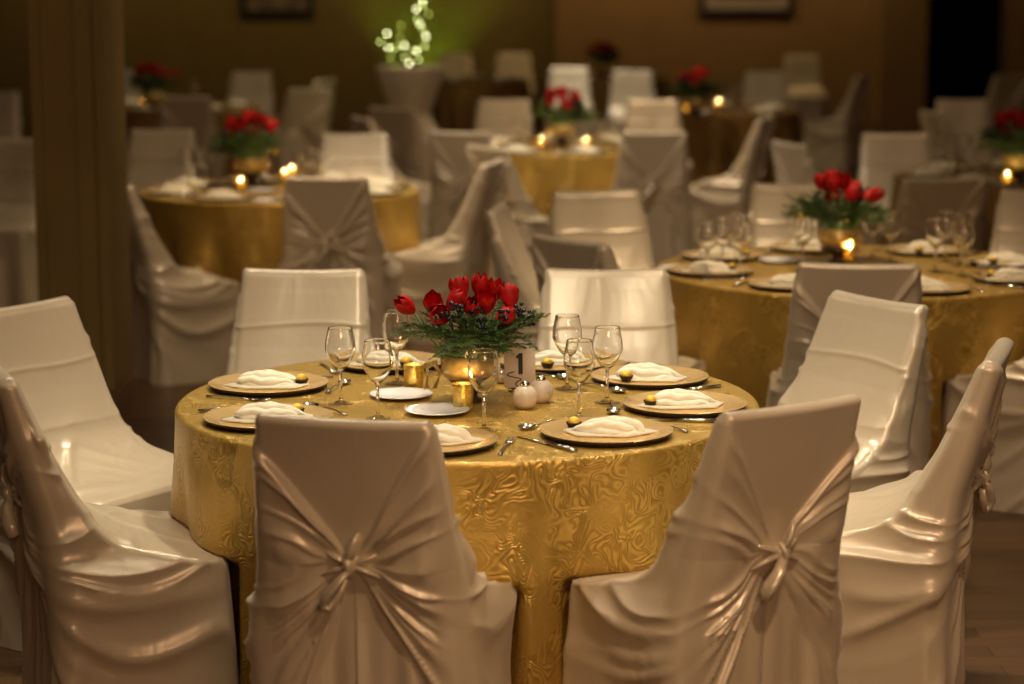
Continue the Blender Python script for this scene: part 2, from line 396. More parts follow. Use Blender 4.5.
    # front: one soft crease across, slight hollow under it; skirt ripples; seat wrinkles
    ph = r.uniform(0, 6.28, 6); tilt = r.uniform(-.10, .10)
    fr = sstep(.2, .7, N[..., 1]) * sstep(.60, .64, z)
    cz = z - .765 - tilt * x - .012 * np.sin(x * 9 + ph[0])
    disp += fr * (.0055 * np.exp(-(cz / .006) ** 2) + .003 * sstep(.0, .012, cz) + .002 * np.sin(x * 24 + ph[1] + 4 * z))
    sk = sstep(.3, .8, N[..., 1]) * (1 - sstep(.38, .44, z))
    disp += sk * (.009 * np.sin(x * 26 + ph[2]) + .006 * np.sin(x * 47 + ph[3])) * (1 - z / .46)
    se = sstep(.4, .8, N[..., 2]) * (1 - sstep(.60, .66, z))
    for q in range(7):
        an = r.uniform(-.9, .9); ll = (x * math.sin(an) + y * math.cos(an)) - r.uniform(-.15, .12) + .01 * np.sin(x * 17 + q)
        disp += se * r.uniform(.003, .006) * np.exp(-(ll / r.uniform(.008, .02)) ** 2) * (.5 + .5 * np.sin(x * 9 + r.uniform(0, 6)))
    edge = 1 - sstep(.918, .932, z)
    P = P + N * (disp * edge)[..., None]
    # the top line sags a touch between the posts
    P[..., 2] -= .006 * (1 - (x / .2) ** 2) * sstep(.86, .93, z)
    P[..., 2] = np.maximum(P[..., 2], 0.002)
    m_, n_ = P.shape[:2]; V = P.reshape(-1, 3)
    idx = np.arange(m_ * n_).reshape(m_, n_); j = np.roll(idx, -1, 1)
    Fc = np.stack([idx[:-1], j[:-1], j[1:], idx[1:]], -1).reshape(-1, 4).tolist()
    return mesh('slipcover', V, Fc, M['satin'])
def knot_mesh(seed, zk=.60, kx=0.0):
    r = np.random.default_rng(seed + 50); b = MB(); y0 = -.31
    b.ball((kx, y0, zk), .019, 14, 10, 1.15)
    for s in (1, -1):        # throats of cloth running into the knot
        b.tube([(kx + s * .075, y0 + .016, zk + .030), (kx + s * .04, y0 + .004, zk + .014), (kx + s * .008, y0 - .004, zk + .004)], [.003, .009, .010], 8, .7)
        b.tube([(kx + s * .075, y0 + .016, zk - .036), (kx + s * .04, y0 + .004, zk - .018), (kx + s * .008, y0 - .004, zk - .004)], [.003, .009, .010], 8, .7)
    b.tube([(kx - .008, y0 - .012, zk + .026), (kx + .002, y0 - .024, zk + .004), (kx + .004, y0 - .014, zk - .026)], [.008, .012, .008], 8, .8)
    return b.me('knot', M['satin_knot'])
def tail_mesh(seed, zk=.60, kx=0.0):
    r = np.random.default_rng(seed + 90); b = MB(); y0 = -.325; s = -1 if seed % 2 else 1
    # one looped end hanging down and one short end poking up
    P = [(kx, y0, zk - .01), (kx + s * .022, y0 - .012, zk - .035), (kx + s * .048, y0 - .012, zk - .066), (kx + s * .062, y0 - .004, zk - .092),
         (kx + s * .046, y0 + .004, zk - .098), (kx + s * .026, y0 + .002, zk - .07), (kx + s * .008, y0 + .004, zk - .03)]
    b.tube(P, [.012, .016, .018, .014, .013, .012, .010], 10, .55)
    b.tube([(kx, y0, zk + .01), (kx - s * .010, y0 - .010, zk + .035), (kx - s * .022, y0 - .006, zk + .060), (kx - s * .026, y0, zk + .074)], [.011, .014, .013, .006], 10, .5)
    return b.me('knot_tail', M['satin_knot'])
PROTO = []
for sd, zk, kx in ((3, .605, .0), (8, .60, .012), (12, .615, -.010), (21, .59, .008)):
    PROTO.append((cover_mesh(sd, zk, kx), knot_mesh(sd, zk, kx), tail_mesh(sd, zk, kx)))
SEATS = []
def chair(px, py, phi, var, label, group=None):
    """px, py: middle of the top of the back in the photograph; phi: 0 looks away from the camera, 180 towards it"""
    X, Y = at(px, py, .943); ph = math.radians(phi)
    ox, oy = X - (-math.sin(ph)) * BACK_TOP_Y, Y - math.cos(ph) * BACK_TOP_Y
    t = thing('covered_chair', label, 'chair', (ox, oy, 0), ph, group)
    SEATS.append((ox, oy, ph))
    a, b, c = PROTO[var % 4]
    link('slipcover', a, t); k = link('knot', b, t); link('knot_tail', c, k)
    return t
G1 = 'satin covered chairs around the nearest table'; G2 = 'covered chairs around the table on the right'
G3 = 'covered chairs around the table on the left'; G4 = 'covered chairs around the middle table'; G5 = 'covered chairs at the far tables'
CH = [
 (344, 416, -13, 0, 'cream satin chair seen from behind, tied knot at centre, nearest the camera on the left', G1),
 (790, 402, 34, 3, 'cream satin chair seen from behind at an angle, nearest the camera on the right', G1),
 (-3, 364, -68, 2, 'shadowed cream satin chair side-on, cut by the frame, nearest the lower left corner', G1),
 (20, 303, -124, 1, 'cream satin chair left of the near table showing its creased front, behind the cut-off one', G1),
 (303, 268, 178, 3, 'bright cream satin chair behind the near table, left of the flowers', G1),
 (606, 268, 182, 1, 'bright cream satin chair behind the near table, right of the flowers', G1),
 (878, 297, 123, 0, 'cream satin chair right of the near table, its front turned to the camera', G1),
 (996, 348, 72, 1, 'cream satin chair side-on with knot on the right, at the near table', G1),
 (572, 238, -50, 2, 'chair back with V of folds peeking just above the bright chair right of the flowers', G2),
 (858, 262, -6, 0, 'satin chair seen from behind in front of the table on the right, below its flowers', G2),
 (596, 190, -165, 1, 'plain-fronted satin chair standing alone above the near flowers, facing the camera', G2),
 (497, 206, -97, 3, 'narrow side-turned satin chair directly above the near red tulips', G2),
 (796, 183, 180, 2, 'satin chair half hidden behind the red flowers of the right table', G2),
 (1046, 190, 165, 1, 'dim grey satin chair facing the camera, cut by the right edge above the plates', G2),
 (1110, 246, 55, 0, 'dark satin seat at the right edge below the right table, its back out of frame', G2),
 (326, 176, -8, 0, 'satin chair seen from behind with crossed folds, in front of the left table', G3),
 (118, 181, -62, 2, 'satin chair with draped skirt down to the wood floor beside the square column', G3),
 (162, 129, 178, 1, 'pale chair front close beside the column, behind the left table', G3),
 (354, 133, 182, 3, 'pale chair front behind the left table, below the fairy lights', G3),
 (492, 160, 78, 2, 'chair with brightly lit seat to its left, between the left and middle tables', G3),
 (488, 146, -58, 1, 'side-turned chair whose pale seat meets the middle table, above the narrow one', G4),
 (460, 131, -22, 3, 'tied chair back with white top edge, left in front of the middle table', G4),
 (654, 131, 6, 0, 'tied chair back with large bow folds, in front of the middle table', G4),
 (504, 99, 178, 1, 'plain chair front left of the middle table flowers', G4),
 (652, 99, 182, 2, 'plain chair front right of the middle table flowers', G4),
 (765, 116, 72, 0, 'side-on chair with bright seat stretching left, beyond the right table glasses', G4),
 (790, 142, -70, 3, 'side-on chair with wrinkled cover just left above the right table flowers', G5),
 (895, 133, 180, 1, 'chair front with lit top edge and crease, beside the pier, above the right flowers', G5),
 (945, 177, 5, 2, 'dim chair seen from behind with wide crossed folds, behind the right table glasses', G5),
 (962, 99, 176, 3, 'dark grey chair front standing against the black opening', G5),
 (933, 111, -80, 1, 'narrow dark chair side between the pier and the grey chair front', G5),
 (1012, 74, 20, 0, 'dim tied chair back in the upper right corner by the black opening', G5),
 (862, 75, 66, 0, 'side-on chair standing before the pier, left of the black opening', G5),
 (765, 71, 180, 1, 'distant chair front with lit top, below the framed picture', G5),
 (802, 55, 180, 2, 'faintest distant chair against the tan wall, below the picture corner', G5),
 (632, 70, 180, 3, 'brightest distant chair front, white top, left of the far candle', G5),
 (569, 67, 180, 1, 'distant chair front behind the middle flowers, beside a white chair', G5),
 (185, 96, 2, 0, 'distant tied chair back above the pale chair beside the column', G5),
 (251, 71, 178, 3, 'tall pale distant chair front alone against the olive wall', G5),
 (309, 88, 35, 2, 'distant tied chair back turned sideways, left of the fairy lights', G5),
 (325, 79, 70, 1, 'distant chair top peeking behind the sideways tied chair back', G5),
 (118, 70, -150, 2, 'distant white chair just emerging from behind the column', G5),
 (392, 107, -30, 0, 'distant chair back left of the draped pedestal foot', G5),
 (362, 117, -70, 3, 'small bright chair top just above the left table chair front', G5),
 (455, 53, 180, 1, 'dusky far chair right of the fairy lights, by the brown table', G5),
 (514, 53, 180, 2, 'dusky far chair behind the brown table, against the olive wall', G5),
 (6, 138, 178, 1, 'dim chair front seen through the gap left of the column', G5),
 (-6, 91, 180, 3, 'dim far chair top in the gap left of the column', G5),
]
for c in CH: chair(*c)

# ------------------------------------------------------------------ tables and cloths
ZT = .755
def cloth_mesh(name, R, seed, material, cx=0, cy=0):
    r = np.random.default_rng(seed)
    n = 400
    s1 = np.linspace(0.02, 1, 14) * (R - .012)
    th = np.linspace(0, 2 * PI, n, endpoint=False)
    ks = [7, 11, 13, 18]; am = [.35, .45, .40, .22]; ph = r.uniform(0, 6.28, 4)
    f = sum(a * np.sin(k * th + p + .5 * np.sin(3 * th + p)) for k, a, p in zip(ks, am, ph))
    f = np.sign(f) * np.abs(f) ** .8
    # the cloth is pushed in wherever a seat stands against it
    lim = np.full(n, 9.0)
    for ox, oy, ph_ in SEATS:
        if math.hypot(ox - cx, oy - cy) > 1.6: continue
        for q in np.linspace(.30, R + .12, 120)[::-1]:
            wx, wy = cx + q * np.cos(th) - ox, cy + q * np.sin(th) - oy
            lx, ly = wx * math.cos(ph_) + wy * math.sin(ph_), -wx * math.sin(ph_) + wy * math.cos(ph_)
            ins = (np.abs(lx) < .25) & (np.abs(ly + .06) < .25)
            lim = np.where(ins, np.minimum(lim, q - .012), lim)
    k_ = 1
    lim = np.min([np.roll(lim, q) for q in range(-k_, k_ + 1)], 0)
    lim = np.minimum(lim, R + .12)
    lim = np.mean([np.roll(lim, q) for q in range(-k_, k_ + 1)], 0)
    V = []
    for s in s1: V.append(np.stack([s * np.cos(th), s * np.sin(th), np.full(n, ZT)], 1))
    for k in range(1, 6):
        t = k / 5 * PI / 2
        V.append(np.stack([(R - .012 + .012 * math.sin(t)) * np.cos(th), (R - .012 + .012 * math.sin(t)) * np.sin(th), np.full(n, ZT - .012 + .012 * math.cos(t))], 1))
    for z in np.linspace(ZT - .03, .006, 40):
        u = (ZT - .012 - z) / (ZT - .012)
        rr = R + .028 * u + .062 * f * sstep(0, .5, u) * (.35 + .65 * u) + .006 * np.sin(29 * th + ph[0]) * u
        rr = lerp(rr, np.minimum(rr, lim), float(1 - sstep(.42, .47, z)))
        V.append(np.stack([rr * np.cos(th), rr * np.sin(th), np.full(n, z)], 1))
    m_ = len(V); V = np.vstack(V)
    idx = np.arange(m_ * n).reshape(m_, n); j = np.roll(idx, -1, 1)
    Fc = np.stack([idx[1:], j[1:], j[:-1], idx[:-1]], -1).reshape(-1, 4).tolist()
    Fc.append(tuple(range(n)))
    return mesh(name, V, Fc, material)
TAB = {}
def table(key, px, py, D, seed, m, label, tlabel, rot=0, tz=0):
    X, Y = at(px, py, ZT); R = D / 2
    t = thing('round_table', tlabel, 'table', (X, Y, 0))
    link('tabletop', MB().lathe([(0.001, .715), (R - .02, .715), (R - .014, .72), (R - .014, .742), (R - .02, .747), (0.001, .747)], 48).me('tabletop', M['wood_top']), t)
    for k in range(4):
        a = PI / 4 + k * PI / 2
        link('leg', MB().tube([(.26 * math.cos(a), .26 * math.sin(a), 0), (.24 * math.cos(a), .24 * math.sin(a), .715)], .015, 8).me('leg', M['wire']), t)
    o = link('tablecloth', cloth_mesh('tablecloth', R, seed, m, X, Y), None, (X, Y, 0), rot)
    tag(o, label, 'tablecloth')
    TAB[key] = (X, Y, R)
table('A', 468, 400, 1.56, 15, M['damask'], 'gold damask tablecloth with swirl pattern on the nearest round table', 'nearest round banquet table under gold damask, numbered 1')
table('B', 863, 269, 1.62, 6, M['damask'], 'gold tablecloth on the round table behind on the right side', 'round table under gold cloth behind on the right side')
table('C', 280, 190, 1.50, 7, M['damask'], 'gold tablecloth on the round table beyond the square column', 'round table under gold cloth beyond the square column')
table('D', 567, 147, 1.50, 8, M['damask'], 'bright yellow-gold tablecloth on the middle table behind the tulips', 'middle round table under bright gold cloth')
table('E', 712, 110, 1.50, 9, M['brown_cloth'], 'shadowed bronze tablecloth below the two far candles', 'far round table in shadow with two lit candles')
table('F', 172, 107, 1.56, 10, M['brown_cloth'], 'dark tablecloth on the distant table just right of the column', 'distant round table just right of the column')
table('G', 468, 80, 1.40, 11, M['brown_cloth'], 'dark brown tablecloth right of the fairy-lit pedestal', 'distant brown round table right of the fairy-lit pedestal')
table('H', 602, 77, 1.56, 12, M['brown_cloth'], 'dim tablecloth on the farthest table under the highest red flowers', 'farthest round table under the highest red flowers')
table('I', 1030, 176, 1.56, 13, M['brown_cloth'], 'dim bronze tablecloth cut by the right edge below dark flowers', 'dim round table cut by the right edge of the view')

# ------------------------------------------------------------------ tableware prototypes (mesh data)
D = {}
b = MB(); b.lathe([(.001, .006), (.105, .006), (.125, .009), (.155, .016), (.163, .0175), (.166, .0165)], 64); b.cur = 1
b.lathe([(.166, .0165), (.164, .012), (.150, .000), (.001, .0)], 64)
D['charger'] = b.me('charger', None, True, [M['charger'], M['charger_under']])
D['bread'] = MB().lathe([(.001, .004), (.050, .004), (.062, .008), (.083, .011), (.085, .0105), (.084, .009), (.062, .004), (.048, .0), (.001, .0)], 48).me('plate', M['china'])
def wine_glass(h=.205, R=.041):
    o = [(.0, .0), (.034, .0), (.0345, .0015), (.020, .004), (.006, .010), (.0042, .02), (.0038, .05), (.0042, .085), (.008, .093), (.020, .102), (.031, .120), (R, .142), (R * .985, .165), (R * .86, .190), (R * .80, h - .002), (R * .795, h - .0004)]
    i = [(R * .795 - .0006, h), (R * .795 - .0012, h - .0006), (R * .80 - .0014, h - .003), (R * .86 - .0014, .190), (R * .985 - .0014, .165), (R - .0014, .142), (.0295, .121), (.0185, .1045), (.007, .0965), (.0001, .095)]
    o[0] = (.0001, .0)
    b = MB(); b.lathe(o + i, 32); b.mi = [1 if k < 32 * 3 else 0 for k in range(len(b.F))]
    return b.me('wine_glass', None, True, [M['glass'], M['glass_foot']])
D['glass'] = wine_glass()
D['glass_low'] = MB().lathe([(.0001, 0), (.024, 0), (.028, .01), (.033, .11), (.0315, .11), (.0265, .012), (.0001, .008)], 28).me('tumbler', M['glass'])
def napkin(seed):
    r = np.random.default_rng(seed); b = MB(); nt_, na = 44, 60; V = []
    ph = r.uniform(0, 6)
    for i in range(nt_):
        t = i / (nt_ - 1)
        Rr = .050 * (math.sin(PI * min(1, max(0, t)) ** .72) ** .55 + .02)
        for k in range(na):
            al = PI * k / (na - 1)
            pl = abs(math.sin(4.2 * al + .5 * math.sin(3 * t * PI) + ph)) ** .7
            q = Rr * (1 - .20 * (1 - pl))
            V.append(((t - .5) * .185 + .012 * math.sin(2 * al), q * math.cos(al) * 1.05, .001 + q * math.sin(al) * .82 + .0015 * math.sin(t * 22 + al * 3)))
    Fc = [(i * na + k, i * na + k + 1, (i + 1) * na + k + 1, (i + 1) * na + k) for i in range(nt_ - 1) for k in range(na - 1)]
    V = [(x * .88, y * .85, z * .9) for x, y, z in V]; b.add(V, [f[::-1] for f in Fc])
    # the flat folded corner it lies on
    P = [(-.125, -.02), (-.06, -.062), (.08, -.058), (.11, .0), (.07, .055), (-.05, .05)]
    b.add([(x, y, z) for z in (-.004, .001) for x, y in P], [tuple(range(6))[::-1], tuple(range(6, 12))] + [(i, (i + 1) % 6, 6 + (i + 1) % 6, 6 + i) for i in range(6)])
    return b.me('napkin', M['linen'])
D['napkin'] = [napkin(s) for s in (1, 2, 3)]
def fluted_cup():
    V = []; n = 40
    for z, rr in ((0, .012), (.016, .019)):
        V += [((rr + .0012 * (-1) ** i) * math.cos(2 * PI * i / n), (rr + .0012 * (-1) ** i) * math.sin(2 * PI * i / n), z) for i in range(n)]
    return MB().add(V, [(i, (i + 1) % n, n + (i + 1) % n, n + i) for i in range(n)] + [tuple(range(n))[::-1]]).me('paper_cup', M['cup'], False)
D['pcup'] = fluted_cup()
D['truffle'] = MB().ball((0, 0, .017), .0155, 14, 10, .85).me('truffle', M['foil'])
def fork():
    b = MB(); n = 14
    pts = [(0, -.10 + .13 * i / 8, .002 + .003 * math.sin(PI * i / 8)) for i in range(9)]
    b.tube(pts, [.0060, .0058, .005, .004, .0034, .003, .003, .0034, .005], 8, .45)
    b.tube([(0, .03, .003), (0, .04, .003), (0, .052, .002)], [.005, .011, .0115], 8, .2)
    for k in range(4):
        x = (k - 1.5) * .0062
        b.tube([(x, .050, .002), (x, .07, .002), (x * .95, .088, .006)], [.0021, .0019, .0010], 6)
    return b.me('fork', M['steel'])
def knife():
    b = MB()
    b.tube([(0, -.11, .004), (0, -.05, .005), (0, 0, .004)], [.0075, .007, .005], 8, .6)
    b.add([(-.004, 0, .001), (.008, 0, .001), (.010, .08, .001), (.002, .115, .001), (-.004, .11, .001), (-.004, 0, .004), (.007, 0, .003), (.0095, .08, .002), (.002, .115, .002), (-.004, .11, .004)],
          [(4, 3, 2, 1, 0), (5, 6, 7, 8, 9), (0, 1, 6, 5), (1, 2, 7, 6), (2, 3, 8, 7), (3, 4, 9, 8), (4, 0, 5, 9)])
    return b.me('knife', M['steel'])
def spoon():
    b = MB()
    b.tube([(0, -.09 + .13 * i / 8, .002 + .008 * math.sin(PI * i / 8)) for i in range(9)], [.006, .0055, .0045, .0036, .003, .003, .003, .003, .004], 8, .5)
    V = []; n = 20
    for j, k in ((1, 0), (.85, -.004), (.55, -.0075), (.05, -.009)):
        V += [(.0185 * j * math.cos(2 * PI * i / n), .062 + .027 * j * math.sin(2 * PI * i / n), .010 + k) for i in range(n)]
    for j, k in ((.05, -.0102), (.58, -.0088), (.92, -.005), (1.02, .0002)):
        V += [(.0185 * j * math.cos(2 * PI * i / n), .062 + .027 * j * math.sin(2 * PI * i / n), .010 + k) for i in range(n)]
    Fc = [(j * n + i, j * n + (i + 1) % n, ((j + 1) % 8) * n + (i + 1) % n, ((j + 1) % 8) * n + i) for j in range(8) for i in range(n)]
    b.add(V, Fc)
    return b.me('spoon', M['steel'])
D['fork'], D['knife'], D['spoon'] = fork(), knife(), spoon()
D['votive'] = MB().lathe([(.0001, 0), (.024, 0), (.0255, .003), (.027, .03), (.0285, .062), (.0292, .068), (.0272, .068), (.0262, .06), (.0245, .03), (.0235, .006), (.0001, .006)], 32).me('votive_cup', M['mercury'])
D['wax'] = MB().lathe([(.0001, .0065), (.0215, .0065), (.0215, .026), (.0001, .026)], 24).me('wax', M['wax'])
D['flame_far'] = MB().lathe([(.0001, .034), (.0045, .038), (.0062, .046), (.0050, .056), (.0020, .067), (.0001, .072)], 12).me('flame', M['flame_far'])
D['flame'] = MB().lathe([(.0001, .026), (.0035, .030), (.0052, .036), (.0040, .045), (.0015, .055), (.0001, .060)], 12).me('flame', M['flame'])
def put(name, me, x, y, z, rz, label, cat, group): return tag(link(name, me, None, (x, y, z), rz), label, cat, group)
def votive(x, y, z, label, group, s=1.0, e=.14):
    t = thing('votive_candle', label, 'candle', (x, y, z), 0, group); t.scale = (s, s, s)
    link('cup', D['votive'], t); wx = link('wax', D['wax'], t); link('flame', D['flame' if e else 'flame_far'], wx)
    if e:
        l = bpy.data.lights.new('candle_light', 'POINT'); l.energy = e; l.color = (1, .58, .22); l.shadow_soft_size = .012
        o = bpy.data.objects.new('candle_light', l); COL.objects.link(o); o.location = (x, y, z + .085 * s)
    return t
def setting(tx, ty, ang, dist, lab, grp, full=True, nv=0, nrot=0, glass=None, bread=True, sc=1.0):
    a = math.radians(ang); x, y = tx + dist * math.cos(a), ty + dist * math.sin(a); rz = a + PI / 2      # local +y looks at the centre
    rnd = random.Random(int(ang * 10 + tx * 100))
    def loc(dx, dy): return x - dx * math.cos(rz) * 1 + 0, y - dx * math.sin(rz)
    ux, uy = (-math.sin(a), math.cos(a))        # to the sitter's left... sideways
    ix, iy = (-math.cos(a), -math.sin(a))       # towards the centre
    def P(s, f): return x + ux * s + ix * f, y + uy * s + iy * f
    g = lambda k: f'{k} {grp}'
    L = lambda k: f'{k} {lab}'
    put('charger_plate', D['charger'], x, y, ZT + .0005, rnd.uniform(0, 6), L('gold charger plate'), 'plate', g('gold charger plates'))
    put('napkin', D['napkin'][nv % 3], x + rnd.uniform(-.01, .01), y + rnd.uniform(-.01, .01), ZT + .012, math.radians(nrot), L('pleated ivory napkin'), 'napkin', g('ivory napkins'))
    q = P(-.02 + rnd.uniform(-.02, .02), .085)
    t = thing('chocolate_truffle', L('yellow truffle in dark cup'), 'chocolate', (q[0], q[1], ZT + .0085), 0, g('foil truffles'))
    link('paper_cup', D['pcup'], t); link('truffle', D['truffle'], t)
    fz = math.atan2(iy, ix) - PI / 2
    q = P(.188, .0); put('fork', D['fork'], q[0], q[1], ZT + .002, fz + rnd.uniform(-.12, .12), L('silver fork'), 'fork', g('silver forks'))
    q = P(-.188, .0); put('knife', D['knife'], q[0], q[1], ZT + .001, fz + rnd.uniform(-.1, .1), L('silver knife'), 'knife', g('silver knives'))
    if full:
        q = P(-.05, .185); put('spoon', D['spoon'], q[0], q[1], ZT + .001, fz + PI / 2 + rnd.uniform(-.1, .3), L('silver spoon'), 'spoon', g('silver spoons'))
S1 = {
 'A': (262, 'at the setting half hidden by the left tied chair back'), 'B': (307, 'at the front right setting in clear view'),
 'C': (210, 'at the lower left setting nearest the tied chair'), 'D': (162, 'at the leftmost setting'),
 'E': (349, 'at the rightmost setting'), 'F': (30, 'at the setting just behind the rightmost one'),
 'G': (114, 'at the back setting left of the flowers'), 'H': (65, 'at the back setting right of the number card')}
TX, TY, TR = TAB['A']
for i, (k, (ang, lab)) in enumerate(S1.items()):
    setting(TX, TY, ang, .585, lab, 'on the nearest table', nv=i, nrot={'A': 170, 'B': 172, 'C': 10, 'D': 0, 'E': 5, 'F': -5, 'G': 0, 'H': 180}[k])
def pix(px, py, z=ZT): return at(px, py, z)
for px, py, lab in ((341, 404, 'wine glass left of the others, before the bright chair front'), (378, 419, 'wine glass in front of the small white plates'),
                    (397, 384, 'wine glass rising beside the cedar sprigs left of the flowers'), (484, 431, 'wine glass in front of the flower vase'),
                    (567, 389, 'wine glass just right of the number card'), (607, 403, 'wine glass nearest the right-hand plates'), (579, 419, 'faint wine glass right of the salt shakers')):
    x, y = pix(px, py); put('wine_glass', D['glass'], x, y, ZT + .001, 0, lab, 'glass', 'wine glasses on the nearest table')
for px, py, lab in ((401, 397, 'small white bread plate beside the taller candle'), (437, 413, 'small white bread plate in front of the lower candle')):
    x, y = pix(px, py); put('bread_plate', D['bread'], x, y, ZT + .001, 0, lab, 'plate', 'white bread plates on the nearest table')
x, y = pix(414, 389); votive(x, y, ZT + .001, 'gold votive candle behind the upper white plate', 'gold votive candles on the nearest table')
x, y = pix(463, 409); votive(x, y, ZT + .001, 'gold votive candle beside the wine glass stem under the vase', 'gold votive candles on the nearest table')
# salt and pepper
def shaker(name, px, py, label, s):
    x, y = pix(px, py); t = thing(name, label, 'shaker', (x, y, ZT + .001), 0, 'round cream shakers'); t.scale = (s, s, s)
    link('body', MB().lathe([(.0001, 0), (.022, 0), (.030, .010), (.0335, .026), (.031, .042), (.022, .054), (.013, .059)], 32).me('body', M['stone']), t)
    link('cap', MB().lathe([(.013, .058), (.0135, .064), (.009, .070), (.0001, .072)], 24).me('cap', M['steel']), t)
shaker('salt_shaker', 525, 408, 'round cream salt shaker in front of the number card', 1.0)
shaker('pepper_shaker', 541, 402, 'round cream pepper shaker tucked behind the front one', 1.0)
# number card
x, y = pix(520, 391)
t = thing('table_number_card', 'pale card with black numeral 1 in a wire holder', 'card', (x, y, ZT + .001), math.radians(4))
tilt = .16
cm = MB().box(-.043, .043, -.001, .001, .008, .118); me = cm.me('card', M['card'], False)
cd = link('card', me, t); cd.rotation_euler = (-tilt, 0, 0)
one = [(-.006, .0), (.006, .0), (.006, .058), (-.003, .058), (-.012, .050), (-.012, .043), (-.006, .045)]
nb = MB().add([(x_ + .002, y_, z_ + .045) for y_ in (-.0022, -.0012) for x_, z_ in one], [tuple(range(7)), tuple(range(7, 14))[::-1]] + [(i, (i + 1) % 7, 7 + (i + 1) % 7, 7 + i) for i in range(7)])
link('numeral', nb.me('numeral', M['ink'], False), cd)
hl = MB(); hl.tube([(-.012 * math.cos(a * .6) - .012 + .012 * math.sin(a), -.012 + .006 * math.cos(a), .004 + a * .004) for a in np.linspace(0, 4 * PI, 40)], .0014, 6)
hl.tube([(-.03, -.01, .0015), (.03, -.01, .0015), (.03, .03, .0015), (-.03, .03, .0015), (-.03, -.01, .0015)], .0015, 6)
link('wire_holder', hl.me('holder', M['wire']), t)
x, y = pix(502, 383)
t = thing('lidded_jar', 'small steel-lidded cream jar behind the number card', 'jar', (x, y, ZT + .001))
link('body', MB().lathe([(.0001, 0), (.016, 0), (.019, .006), (.019, .020), (.015, .025), (.0001, .025)], 24).me('body', M['stone']), t)
link('lid', MB().lathe([(.0155, .0245), (.016, .030), (.010, .035), (.0001, .036)], 24).me('lid', M['steel']), t)

# ------------------------------------------------------------------ flowers
def tulip_mesh(open_=.0):
    b = MB(); nu, nv = 7, 9
    for ring, rr, k0 in ((0, 1.0, 3), (1, .86, 3)):
        for k in range(k0):
            base = 2 * PI * (k / k0) + ring * PI / 3; V = []
            for j in range(nv):
                v = j / (nv - 1)
                rad = rr * (.005 + .024 * math.sin(PI * min(1, v * .62 + .05)) ** .8) * (1 - .30 * v ** 3 + open_ * v * v)
                zz = .066 * v
                half = 1.25 * (math.sin(PI * (v * .74 + .12)) ** .6) * (1 - .55 * max(0, v - .6) / .4)
                for i in range(nu):
                    u = (i / (nu - 1) - .5) * 2; an = base + u * half * .85
                    V.append((rad * math.cos(an), rad * math.sin(an), zz - .007 * u * u * v))
            b.add(V, [(j * nu + i, j * nu + i + 1, (j + 1) * nu + i + 1, (j + 1) * nu + i) for j in range(nv - 1) for i in range(nu - 1)])
    return b.me('tulip', M['tulip'])
D['tulip'] = [tulip_mesh(.0), tulip_mesh(.35)]
def foliage_mesh(seed):
    r = np.random.default_rng(seed); V = []; Fc = []
    def leaf(p, d, up, L, W):
        s = np.cross(d, up); s /= np.linalg.norm(s) + 1e-9
        n0 = len(V); V.extend([p - s * W * .3, p + s * W * .3, p + d * L * .55 + s * W + up * .002, p + d * L, p + d * L * .55 - s * W + up * .002])
        Fc.append((n0, n0 + 1, n0 + 2, n0 + 3, n0 + 4))
    def branch(p0, dir_, L, lv):
        n = int(L / .006); p = np.array(p0, float); d = np.array(dir_, float); d /= np.linalg.norm(d); bend = r.uniform(.006, .016)
        path = [p.copy()]
        for i in range(n):
            d = d + np.array([0, 0, -bend]); d /= np.linalg.norm(d); p = p + d * .006; path.append(p.copy())
            side = np.cross(d, [0, 0, 1.0]); side /= np.linalg.norm(side) + 1e-9; up = np.cross(side, d)
            tp = 1 - .6 * i / n
            for s in (1, -1):
                dd = d * .75 + side * s * .8 + up * r.uniform(-.35, .35); dd /= np.linalg.norm(dd)
                leaf(p, dd, up, .015 * tp + .004, .0016)
                if lv and i % 3 == 1 and i > 3 and r.random() < .8:
                    branch(p, dd, L * .33 * tp + .012, 0)
    for k in range(46):
        an = r.uniform(0, 2 * PI); el = r.uniform(.05, .95)
        branch((.05 * math.cos(an), .05 * math.sin(an), .155 + r.uniform(-.01, .03)), (math.cos(an), math.sin(an), el), r.uniform(.10, .18) * (1 if el < .7 else .65), 1)
    for k in range(14):
        an = r.uniform(0, 2 * PI)
        branch((.03 * math.cos(an), .03 * math.sin(an), .11), (math.cos(an) * .5, math.sin(an) * .5, 1), r.uniform(.06, .10), 1)
    return mesh('foliage', V, Fc, M['cedar'], False)
D['foliage'] = foliage_mesh(2)
D['vase'] = MB().lathe([(.0001, .058), (.055, .058), (.066, .064), (.074, .085), (.080, .125), (.090, .170), (.088, .170), (.078, .125), (.072, .086), (.064, .067), (.0001, .062)], 48).me('vase', M['glass_foot'])
D['band'] = MB().lathe([(.068, .066), (.0755, .085), (.0815, .128), (.0795, .128), (.0735, .086), (.066, .068)], 48, True).me('gold_band', M['vase_gold'])
D['foot'] = MB().lathe([(.0001, 0), (.036, 0), (.038, .004), (.022, .010), (.020, .018), (.034, .036), (.058, .057), (.0001, .0575)], 40).me('vase_foot', M['vase_dark'])
D['water'] = MB().lathe([(.0001, .064), (.060, .068), (.070, .086), (.076, .125), (.080, .150), (.0001, .155)], 32).me('moss', M['stem'])
D['bauble'] = MB().ball((0, 0, 0), .017, 16, 12).me('bauble', M['ball'])
def ribbon():
    b = MB()
    for s, q in ((1, 1), (-1, 1), (1, -.5)):
        b.tube([(-.080, 0, .07), (-.095, s * .018, .055 + .05 * q), (-.118, s * .022, .052 + .042 * q), (-.112, s * .008, .072), (-.083, 0, .069)], [.003, .010, .011, .009, .003], 8, .15)
    return b.me('ribbon_bow', M['vase_gold'])
D['ribbon'] = ribbon()
